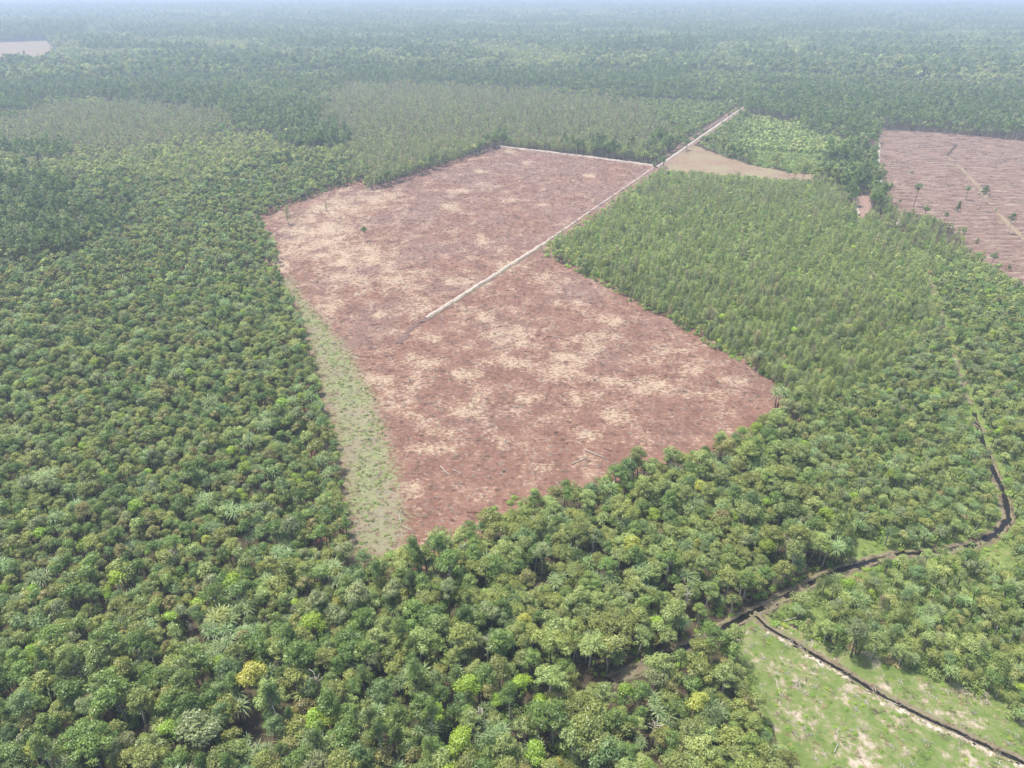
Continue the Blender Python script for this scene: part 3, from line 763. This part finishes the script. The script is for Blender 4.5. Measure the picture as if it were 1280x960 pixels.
def grid_sheet(name, poly_px, z, mat, step_, grow=3.0, zamp=0.0, attrs=None, fade=True):
    W_ = np.array([at(*p) for p in poly_px])
    x0, y0 = W_.min(0)-grow*2; x1, y1 = W_.max(0)+grow*2
    xs = np.arange(x0, x1, step_); ys = np.arange(y0, y1, step_)
    X, Y = np.meshgrid(xs, ys); nx, ny = len(xs), len(ys)
    Wc = [tuple(w) for w in W_]
    ins = inpoly(X.ravel(), Y.ravel(), Wc)
    dist = segdist(X.ravel(), Y.ravel(), Wc+[Wc[0]])
    wv = wob(X.ravel(), Y.ravel(), 14, 1)*grow*.4
    keep = (ins | (dist < grow+wv)).reshape(ny, nx)
    Zz = np.full(X.shape, z)
    if zamp: Zz = Zz+zamp*(1+wob(X, Y, 6, 2)*.5+wob(X, Y, 2.7, 3)*.5)
    I = np.arange(nx*ny).reshape(ny, nx)
    f = keep[:-1, :-1] & keep[1:, :-1] & keep[:-1, 1:] & keep[1:, 1:]
    Q = np.stack([I[:-1, :-1][f], I[:-1, 1:][f], I[1:, 1:][f], I[1:, :-1][f]], 1)
    used, inv = np.unique(Q, return_inverse=True); Q = inv.reshape(Q.shape)
    V = np.stack([X.ravel(), Y.ravel(), Zz.ravel()], 1)[used]
    me = mesh_np(name, V, Q, [mat], smooth=True)
    if attrs:
        for nm, fn in attrs.items():
            a = me.attributes.new(nm, 'FLOAT', 'POINT'); a.data.foreach_set('value', fn(V[:, 0], V[:, 1]).astype(np.float32))
    o = link(name, me); o['kind'] = 'structure'; return o
STRAW = [(600, 510, 28, 16), (525, 455, 22, 10), (640, 420, 30, 12), (700, 455, 35, 20), (735, 430, 30, 12), (790, 480, 45, 10), (830, 445, 25, 9), (660, 500, 18, 7), (730, 500, 20, 7), (770, 522, 20, 8),
         (560, 540, 20, 10), (530, 560, 22, 8), (515, 610, 16, 16), (525, 640, 14, 12), (530, 675, 25, 8), (470, 480, 22, 12), (500, 490, 25, 10), (450, 320, 40, 14), (400, 290, 35, 20), (380, 310, 25, 14),
         (500, 350, 28, 14), (430, 350, 25, 10), (600, 300, 14, 8), (640, 330, 22, 8), (530, 380, 25, 10), (640, 250, 14, 4), (605, 232, 12, 4), (680, 257, 14, 3), (575, 240, 16, 3), (660, 205, 10, 3), (640, 190, 9, 2),
         (600, 215, 10, 3), (735, 220, 8, 3), (565, 260, 18, 5), (420, 260, 30, 12), (470, 250, 30, 9), (350, 330, 12, 22), (880, 490, 28, 8), (920, 475, 22, 8), (610, 400, 26, 10), (580, 350, 22, 8),
         (710, 380, 18, 8), (760, 400, 22, 8), (540, 425, 16, 6), (480, 395, 20, 6), (410, 380, 15, 12), (690, 350, 18, 7), (640, 455, 24, 9), (860, 465, 22, 7), (700, 525, 20, 6), (740, 545, 14, 5), (680, 585, 18, 6), (590, 470, 20, 7), (515, 520, 16, 8)]
def f_straw(x, y):
    px, py, d = proj(x, y, 0*x); s = np.zeros(x.shape)
    for (cx, cy, rx, ry) in STRAW: s = np.maximum(s, np.exp(-((px-cx)/rx/1.15)**2-((py-cy)/ry/1.15)**2))
    edge = np.clip((py-560)/60, 0, 1)*.12
    left = .20*np.exp(-((px-420)/110)**2-((py-300)/70)**2)
    return s*.64+left*.8-edge-.04+.10*wob(x, y, 26, 2)
def f_grass(x, y):
    px, py, d = proj(x, y, 0*x); Wc = [at(*p) for p in STRIP]
    ins = inpoly(x, y, Wc); ds = segdist(x, y, Wc+[Wc[0]])
    return np.clip(.5+np.where(ins, ds, -ds)/13, 0, 1)
def f_dull(x, y):
    px, py, d = proj(x, y, 0*x)
    return np.clip(.35+.6*wob(x, y, 70, 2)+(420-py)/500, 0, 1)
grid_sheet('cleared_peat_field', FIELD, .06, M['peat'], .9, 7, .16, dict(straw=f_straw, grass=f_grass, dull=f_dull))
grid_sheet('striped_slash_field', ROWS, .06, M['rows'], 3, 8, .2)
grid_sheet('dry_grass_field', TAN, .05, M['tanfield'], 3, 6, .1)
grid_sheet('far_bare_field', FARL, .05, M['farred'], 8, 3, .1)
grid_sheet('grassy_opening', MEADOW, .05, M['meadow'], .6, 2.5, .10)
grid_sheet('fern_ground', PLOT, .02, M['greenfloor'], 3, 2, .0)
grid_sheet('scrub_ground', LOWER, .03, M['greenfloor'], 3, 2, .0)
grid_sheet('low_green_ground', LOWG, .03, M['greenfloor'], 4, 2, .0)
grid_sheet('bare_pit', POOL, .08, M['redroad'], 1.5, 2, .1)

# distant canopy sheet
rr = np.concatenate([np.linspace(1150, 3000, 150), np.geomspace(3030, 13000, 150)]); aa = np.linspace(-R(46), R(46), 420)
RR, AA = np.meshgrid(rr, aa, indexing='ij'); X = RR*np.sin(AA); Y = RR*np.cos(AA)
Zc = 4.2+2.2*wob(X, Y, 60, 1)+2.0*np.clip(wob(X, Y, 420, 2), -1, 1)+rng.uniform(-1.6, 1.6, X.shape)+np.clip((RR-5200)/1500, 0, 1)*5
px, py, d = proj(X.ravel(), Y.ravel(), 0*X.ravel()); hole = (inpoly(px, py-2, FARL) | inpoly(px, py+2, FARL)).reshape(X.shape); Zc[hole] = -1.0
Zc[0, :] = -1
I = np.arange(X.size).reshape(X.shape)
Q = np.stack([I[:-1, :-1].ravel(), I[:-1, 1:].ravel(), I[1:, 1:].ravel(), I[1:, :-1].ravel()], 1)
me = mesh_np('distant_forest', np.stack([X.ravel(), Y.ravel(), Zc.ravel()], 1), Q, [M['canopy']], smooth=False)
o = link('distant_forest', me); tag(o, 'unbroken forest canopy fading into blue haze at the top of the photo', 'forest', None, 'stuff')

# ------------------------------------------------------------------ banks, tracks and ditches
def resample(pts, ds):
    out = []
    for (ax, ay), (bx, by) in zip(pts[:-1], pts[1:]):
        n = max(1, int(math.hypot(bx-ax, by-ay)/ds))
        for i in range(n): t = i/n; out.append((ax+(bx-ax)*t, ay+(by-ay)*t))
    out.append(pts[-1]); return np.array(out)
def ribbon(name, pts, prof, mat, ds=1.0, jit=.15, wander=.0, z0=0.0, gaps=None, kind='structure', jz=.08):
    Pp = resample(pts, ds)
    if wander: Pp = Pp+np.stack([wob(Pp[:, 0], Pp[:, 1], 14, 1), wob(Pp[:, 0], Pp[:, 1], 14, 3)], 1)*wander
    T = np.gradient(Pp, axis=0); T /= np.linalg.norm(T, axis=1)[:, None]; Nn = np.stack([T[:, 1], -T[:, 0]], 1)
    n, k = len(Pp), len(prof); V = np.zeros((n, k, 3))
    for j, (o_, z) in enumerate(prof):
        oo = o_+rng.normal(0, jit, n)+ (wob(Pp[:, 0], Pp[:, 1], 7, j % 4)*jit*1.5)
        V[:, j, :2] = Pp+Nn*oo[:, None]; V[:, j, 2] = z0+z+(np.abs(rng.normal(0, jz, n)) if 0 < j < k-1 else 0)
    I = np.arange(n*k).reshape(n, k)
    Q = np.stack([I[:-1, :-1], I[:-1, 1:], I[1:, 1:], I[1:, :-1]], -1).reshape(n-1, k-1, 4)
    if gaps is not None:
        g = gaps(Pp[:-1, 0], Pp[:-1, 1]); Q = Q[~g]
    Q = Q.reshape(-1, 4)
    me = mesh_np(name, V.reshape(-1, 3), Q, [mat], smooth=True)
    o = link(name, me); o['kind'] = kind; return o
R0 = [at(533, 399), at(682, 304)]
R1 = [at(682, 304), at(818, 210)]
R2 = [at(818, 210), at(928, 134)]
ribbon('pale_spoil_bank', R0, [(-1.5, .03), (-1.0, .5), (-.4, .75), (.3, .6), (.7, .2), (.9, .05)], M['palebank'], 1.0, .14, .25, .06)
ribbon('drain_ditch', R0, [(.9, .04), (1.2, .02), (1.6, .04)], M['brownbank'], 1.0, .12, .25, .36, jz=0)
ribbon('pale_spoil_bank', R1, [(-1.2, .05), (-.8, .4), (-.4, .5), (-.1, .4), (.1, .1)], M['palebank'], 1.0, .16, .1, .06)
ribbon('track', R2, [(-7, .04), (-5, .2), (-1.5, .25), (5, .04)], M['redroad'], 2, .3, .1, .08)
ribbon('pale_track_edge', R2, [(.4, .1), (.8, .8), (2.0, 1.0), (3, .1)], M['palebank'], 2, .15, .1, .3)
ribbon('drain_ditch', R2, [(-1.2, .0), (-.3, .0)], M['water'], 2, .15, .1, .6, jz=0)
ribbon('pale_spoil_bank', [at(624, 184), at(720, 195), at(817, 208)], [(-1.5, .05), (-.9, 1.1), (.3, 1.3), (1.0, .9), (1.3, .1)], M['palebank'], 1.5, .18, .1, .06)
ribbon('faint_track', [at(533, 399), at(515, 410), at(500, 430)], [(-1.2, 0), (0, .06), (1.2, 0)], mottled('grey_soil', [(.3, (.10, .065, .055)), (.7, (.16, .105, .085))], .5), 1, .4, .2, .36)
ribbon('pale_spoil_bank', [at(1098, 178), at(1097, 205), at(1101, 232)], [(-1.8, .05), (-.9, 1.0), (.9, 1.0), (1.6, .1)], M['palebank'], 2, .2, .2, .1)
ribbon('pale_spoil_bank', [at(1067, 246), at(1073, 270)], [(-1.0, .05), (-.5, .9), (.5, .9), (1.0, .1)], M['palebank'], 2, .2, .2, .2)
ribbon('pale_spoil_bank', [at(1127, 268), at(1122, 284)], [(-1.0, .05), (-.5, .9), (.5, .9), (1.0, .1)], M['palebank'], 2, .2, .2, .2)
ribbon('field_ditch', [at(1182, 178), at(1196, 182), at(1188, 190), at(1183, 196)], [(-.9, 0), (0, .1), (.9, 0)], M['dbark'], 2, .3, .3, .4)
ribbon('field_track', [at(1183, 196), at(1205, 214), at(1222, 233), at(1250, 270), at(1285, 305)], [(-1.6, 0), (0, .2), (1.6, 0)], M['tanfield'], 2, .4, .3, .4, gaps=lambda x, y: wob(x, y, 60, 2) > .6)
tg = lambda x, y: (wob(x, y, 16, 2) > .55)
NT = 17
ribbon('ditch_bank', TRAIL[:NT], [(-1.8, .0), (-1.4, .08), (-1.05, .35), (-.75, .28), (-.6, .02), (.6, .02), (.75, .28), (1.05, .4), (1.3, .10), (1.7, .0)], M['brownbank'], .7, .16, .2, .05, jz=.06)
ribbon('overgrown_ditch_bank', TRAIL[NT-1:], [(-1.3, .0), (-.6, .3), (-.2, .05), (.2, .05), (.6, .3), (1.2, .0)], M['brownbank'], .9, .15, .8, .05, jz=.05, gaps=lambda x, y: wob(x, y, 30, 2) > .35)
ribbon('ditch_water', TRAIL, [(-.75, .0), (0, .0), (.7, .0)], M['water'], .7, .08, .2, .24, gaps=lambda x, y: (wob(x, y, 16, 2) > .5) | ((y > 195) & (wob(x, y, 22, 1) > -.5)), jz=0)
ribbon('ditch_bank', BRANCH, [(-1.6, .0), (-1.1, .35), (-.5, .3), (-.35, .02), (.35, .02), (.55, .25), (1.0, .1), (1.3, 0)], M['brownbank'], .6, .12, .15, .08, jz=.05)
ribbon('pale_sand_edge', BRANCH, [(.5, .0), (.75, .15), (1.05, .17), (1.45, .0)], M['sand'], .5, .22, .15, .16, jz=.03, gaps=lambda x, y: (y > at(962, 787)[1]))
ribbon('ditch_water', BRANCH, [(-.42, .0), (0, .0), (.42, .0)], M['water'], .6, .07, .15, .26, jz=0)

# ------------------------------------------------------------------ logs and slash
def log_mesh(seed, Ln, rad, m):
    T = Tubes(); r = random.Random(seed); n = 5
    pts = [(Ln*(i/(n-1)-.5), r.uniform(-.12, .12), rad+r.uniform(0, .06)) for i in range(n)]
    T.tube(pts, [rad*(1-.5*i/(n-1)) for i in range(n)], 6)
    for i in range(3):
        x = Ln*r.uniform(-.2, .45); s_ = r.choice((-1, 1)); T.tube([(x, 0, rad), (x+.4, s_*.5, rad+.2), (x+.9, s_*1.0, rad+.15)], [rad*.4, rad*.3, rad*.12], 4)
    V, Q = T.arrays(); return mesh_np('fallen_log', V, Q, [m], smooth=True)
LOGM = [log_mesh(i, L_, r_, M[m_]) for i, (L_, r_, m_) in enumerate([(8, .17, 'pbark'), (6, .14, 'pbark'), (5, .16, 'bark'), (4, .13, 'pbark'), (6, .13, 'dbark')])]
def add_log(px, py, ang, k, sc, label):
    x, y = at(px, py); o = link('fallen_log', LOGM[k]); o.location = (x, y, .3); o.rotation_euler = (0, 0, ang); o.scale = (sc,)*3
    tag(o, label, 'log', 'fallen logs on the cleared ground')
add_log(744, 569, R(-38), 0, .95, 'longest white log lying near the bottom of the red field')
add_log(725, 577, R(35), 1, 1.0, 'thin log left of the longest white log, pointing toward it')
add_log(556, 590, R(-58), 1, .9, 'pale log lying above the lower left corner of the red field')
add_log(572, 591, R(-35), 3, .9, 'short pale stick right of the pale log in the lower left')
Pf = 0; fpx = rng.uniform(345, 980, 900); fpy = rng.uniform(240, 690, 900)
inn = inpoly(fpx, fpy, FIELD) & ((fpy > 330) | (rng.random(900) < .3)); seenl = set()
for px_, py_ in zip(fpx[inn], fpy[inn]):
    if Pf >= 110: break
    k = random.choices(range(5), [2, 3, 2, 4, 2])[0]
    w = {0: 'long pale', 1: 'pale', 2: 'brown', 3: 'short pale', 4: 'dark charred'}[k]
    zone = 'on the green strip' if inpoly(np.array([px_]), np.array([py_]), STRIP)[0] else 'on the red field'
    lab = f'{w} log {zone}, {px_/12.8:.0f}% across and {100-py_/9.6:.0f}% up the photo'
    if lab in seenl: continue
    seenl.add(lab); add_log(px_, py_, random.gauss(0, 1.1), k, random.uniform(.3, .6), lab); Pf += 1
for px_, py_, k, a, lab in [(1148, 682, 3, 1.2, 'pale log above the peat ditch near the right bend'), (990, 775, 1, .3, 'pale log beside the fork of the two ditches'), (1012, 800, 3, 1.9, 'short pale log on the grassy opening beside the ditch'),
                            (972, 860, 1, 1.5, 'leaning bleached pole on the left of the grassy opening'), (1115, 880, 3, -.5, 'small pale log beside the straight ditch'), (1045, 935, 3, .9, 'short pale log on the grassy opening at the bottom')]:
    add_log(px_, py_, a, k, .7, lab)

def slash_mesh(seed, m):
    T = Tubes(); r = random.Random(seed)
    for i in range(9):
        a = r.uniform(0, 3.14); l = r.uniform(.5, 1.4); x, y = r.gauss(0, .5), r.gauss(0, .5)
        T.tube([(x-math.cos(a)*l/2, y-math.sin(a)*l/2, .05), (x+math.cos(a)*l/2, y+math.sin(a)*l/2, r.uniform(.1, .45))], [.05, .03], 3)
    V, Q = T.arrays(); return mesh_np('slash', V, Q, [m])
def tuft_mesh(seed, m):
    r = np.random.default_rng(seed); V = []; Q = []
    for i in range(22):
        a = r.uniform(0, 6.28); x, y = r.normal(0, .3, 2); l = r.uniform(.35, .8); w = .07
        b = len(V); c, s = math.cos(a), math.sin(a)
        V += [(x-s*w, y+c*w, 0), (x+s*w, y-c*w, 0), (x+c*l*.6, y+s*l*.6, l*.5)]; Q.append((b, b+1, b+2))
    return mesh_np('tuft', np.array(V), Q, [m], None, np.full(len(V), .5))
M['strawleaf'] = leaf_mat('dry_straw', (.31, .245, .165), .2, .2, .01); M['redtwig'] = bark('red_twigs', (.26, .15, .12))
sl = [slash_mesh(1, M['pbark']), slash_mesh(2, M['bark']), slash_mesh(3, M['redtwig']), slash_mesh(4, M['dbark']), tuft_mesh(5, M['strawleaf']), tuft_mesh(6, M['strawleaf'])]
def slashfield(name, poly, n, box, wts, label, straw=False):
    px = rng.uniform(box[0], box[2], n*6); py = rng.uniform(box[1], box[3], n*6)
    # even on the ground rather than in the photo
    w0 = [at(*p) for p in poly]; w0 = np.array(w0); X = rng.uniform(w0[:, 0].min(), w0[:, 0].max(), n*2); Y = rng.uniform(w0[:, 1].min(), w0[:, 1].max(), n*2)
    k = inpoly(X, Y, [tuple(q) for q in w0]); X, Y = X[k], Y[k]
    fi = rng.choice(len(sl), len(X), p=wts)
    if straw:
        s = f_straw(X, Y); g = f_grass(X, Y); fi = np.where((s > .3) & (rng.random(len(X)) < .75), 4, fi)
    A = np.stack([X, Y, 0*X, fi, rng.uniform(0, 6.28, len(X)), rng.uniform(.25, .9, len(X)), np.full(len(X), .2)], 1)
    gn_scatter(name, A, sl, label, 'debris')
slashfield('branch_litter', FIELD, 26000, (320, 180, 990, 700), [.16, .22, .38, .05, .11, .08], 'scattered twigs, stumps and straw over the red cleared field', True)
slashfield('slash_litter', ROWS, 9000, (0, 0, 0, 0), [.3, .2, .2, .15, .1, .05], 'rows of cut branches over the striped right field')
slashfield('meadow_litter', MEADOW, 450, (0, 0, 0, 0), [.45, .3, .03, .02, .1, .1], 'dry twigs over the grassy opening')
# windrows on the right field
A = []
w0 = np.array([at(*p) for p in ROWS]); W0 = [tuple(q) for q in w0]
y = w0[:, 1].min()
while y < w0[:, 1].max():
    xs = np.arange(w0[:, 0].min(), w0[:, 0].max(), 1.1); ys = y+wob(xs, xs*0+y, 60, 1)*2+rng.normal(0, .5, len(xs))
    k = inpoly(xs, ys, W0) & (wob(xs, ys, 40, 3)+.8*wob(xs, ys*9, 25, 2) < -.15)
    for a_, b_ in zip(xs[k], ys[k]): A.append((a_, b_, 0, random.choice((0, 2, 2, 1, 1)), random.gauss(0, .35), random.uniform(.6, 1.2), .2))
    y += random.uniform(4.5, 9)
gn_scatter('slash_windrows', np.array(A), sl, 'parallel windrows of slash across the striped right field', 'debris')

# ------------------------------------------------------------------ haze, sky, sun
bpy.ops.mesh.primitive_cube_add(size=1); hz = bpy.context.object; hz.name = 'haze'
hz.scale = (29000, 15200, 126); hz.location = (0, 7000, 61)
m = bpy.data.materials.new('haze'); m.use_nodes = True; nt = m.node_tree; nt.nodes.clear()
o = nt.nodes.new('ShaderNodeOutputMaterial'); pv = nt.nodes.new('ShaderNodeVolumePrincipled')
pv.inputs['Color'].default_value = (.54, .65, .82, 1); pv.inputs['Density'].default_value = .00030; pv.inputs['Anisotropy'].default_value = .1
nt.links.new(pv.outputs[0], o.inputs['Volume']); hz.data.materials.append(m)
tag(hz, 'pale blue haze between camera and horizon', 'haze', None, 'stuff')

EL, AZ = R(70), R(-65)        # azimuth from +Y towards +X
world = bpy.data.worlds.new('World'); scene.world = world; world.use_nodes = True
wn = world.node_tree; bg = wn.nodes['Background']; sky = wn.nodes.new('ShaderNodeTexSky'); sky.sky_type = 'NISHITA'; sky.sun_disc = False
sky.sun_elevation = EL; sky.sun_rotation = AZ; sky.air_density = 1.2; sky.dust_density = 3.0
wn.links.new(sky.outputs[0], bg.inputs[0]); bg.inputs[1].default_value = .14
sl_ = bpy.data.lights.new('sun', 'SUN'); sl_.energy = 3.5; sl_.angle = R(1.0); sl_.color = (1, .955, .88)
so = bpy.data.objects.new('sun', sl_); COL.objects.link(so)
dirv = Vector((math.sin(AZ)*math.cos(EL), math.cos(AZ)*math.cos(EL), math.sin(EL)))
so.rotation_euler = dirv.to_track_quat('Z', 'Y').to_euler()
so.location = (0, 0, 200)

scene.render.engine = 'CYCLES'
scene.cycles.max_bounces = 5; scene.cycles.volume_bounces = 1; scene.cycles.transparent_max_bounces = 4
scene.cycles.volume_step_rate = 5
vs = scene.view_settings; vs.view_transform = 'Standard'; vs.look = 'None'; vs.gamma = 1; vs.use_curve_mapping = False
vs.exposure = 1.0
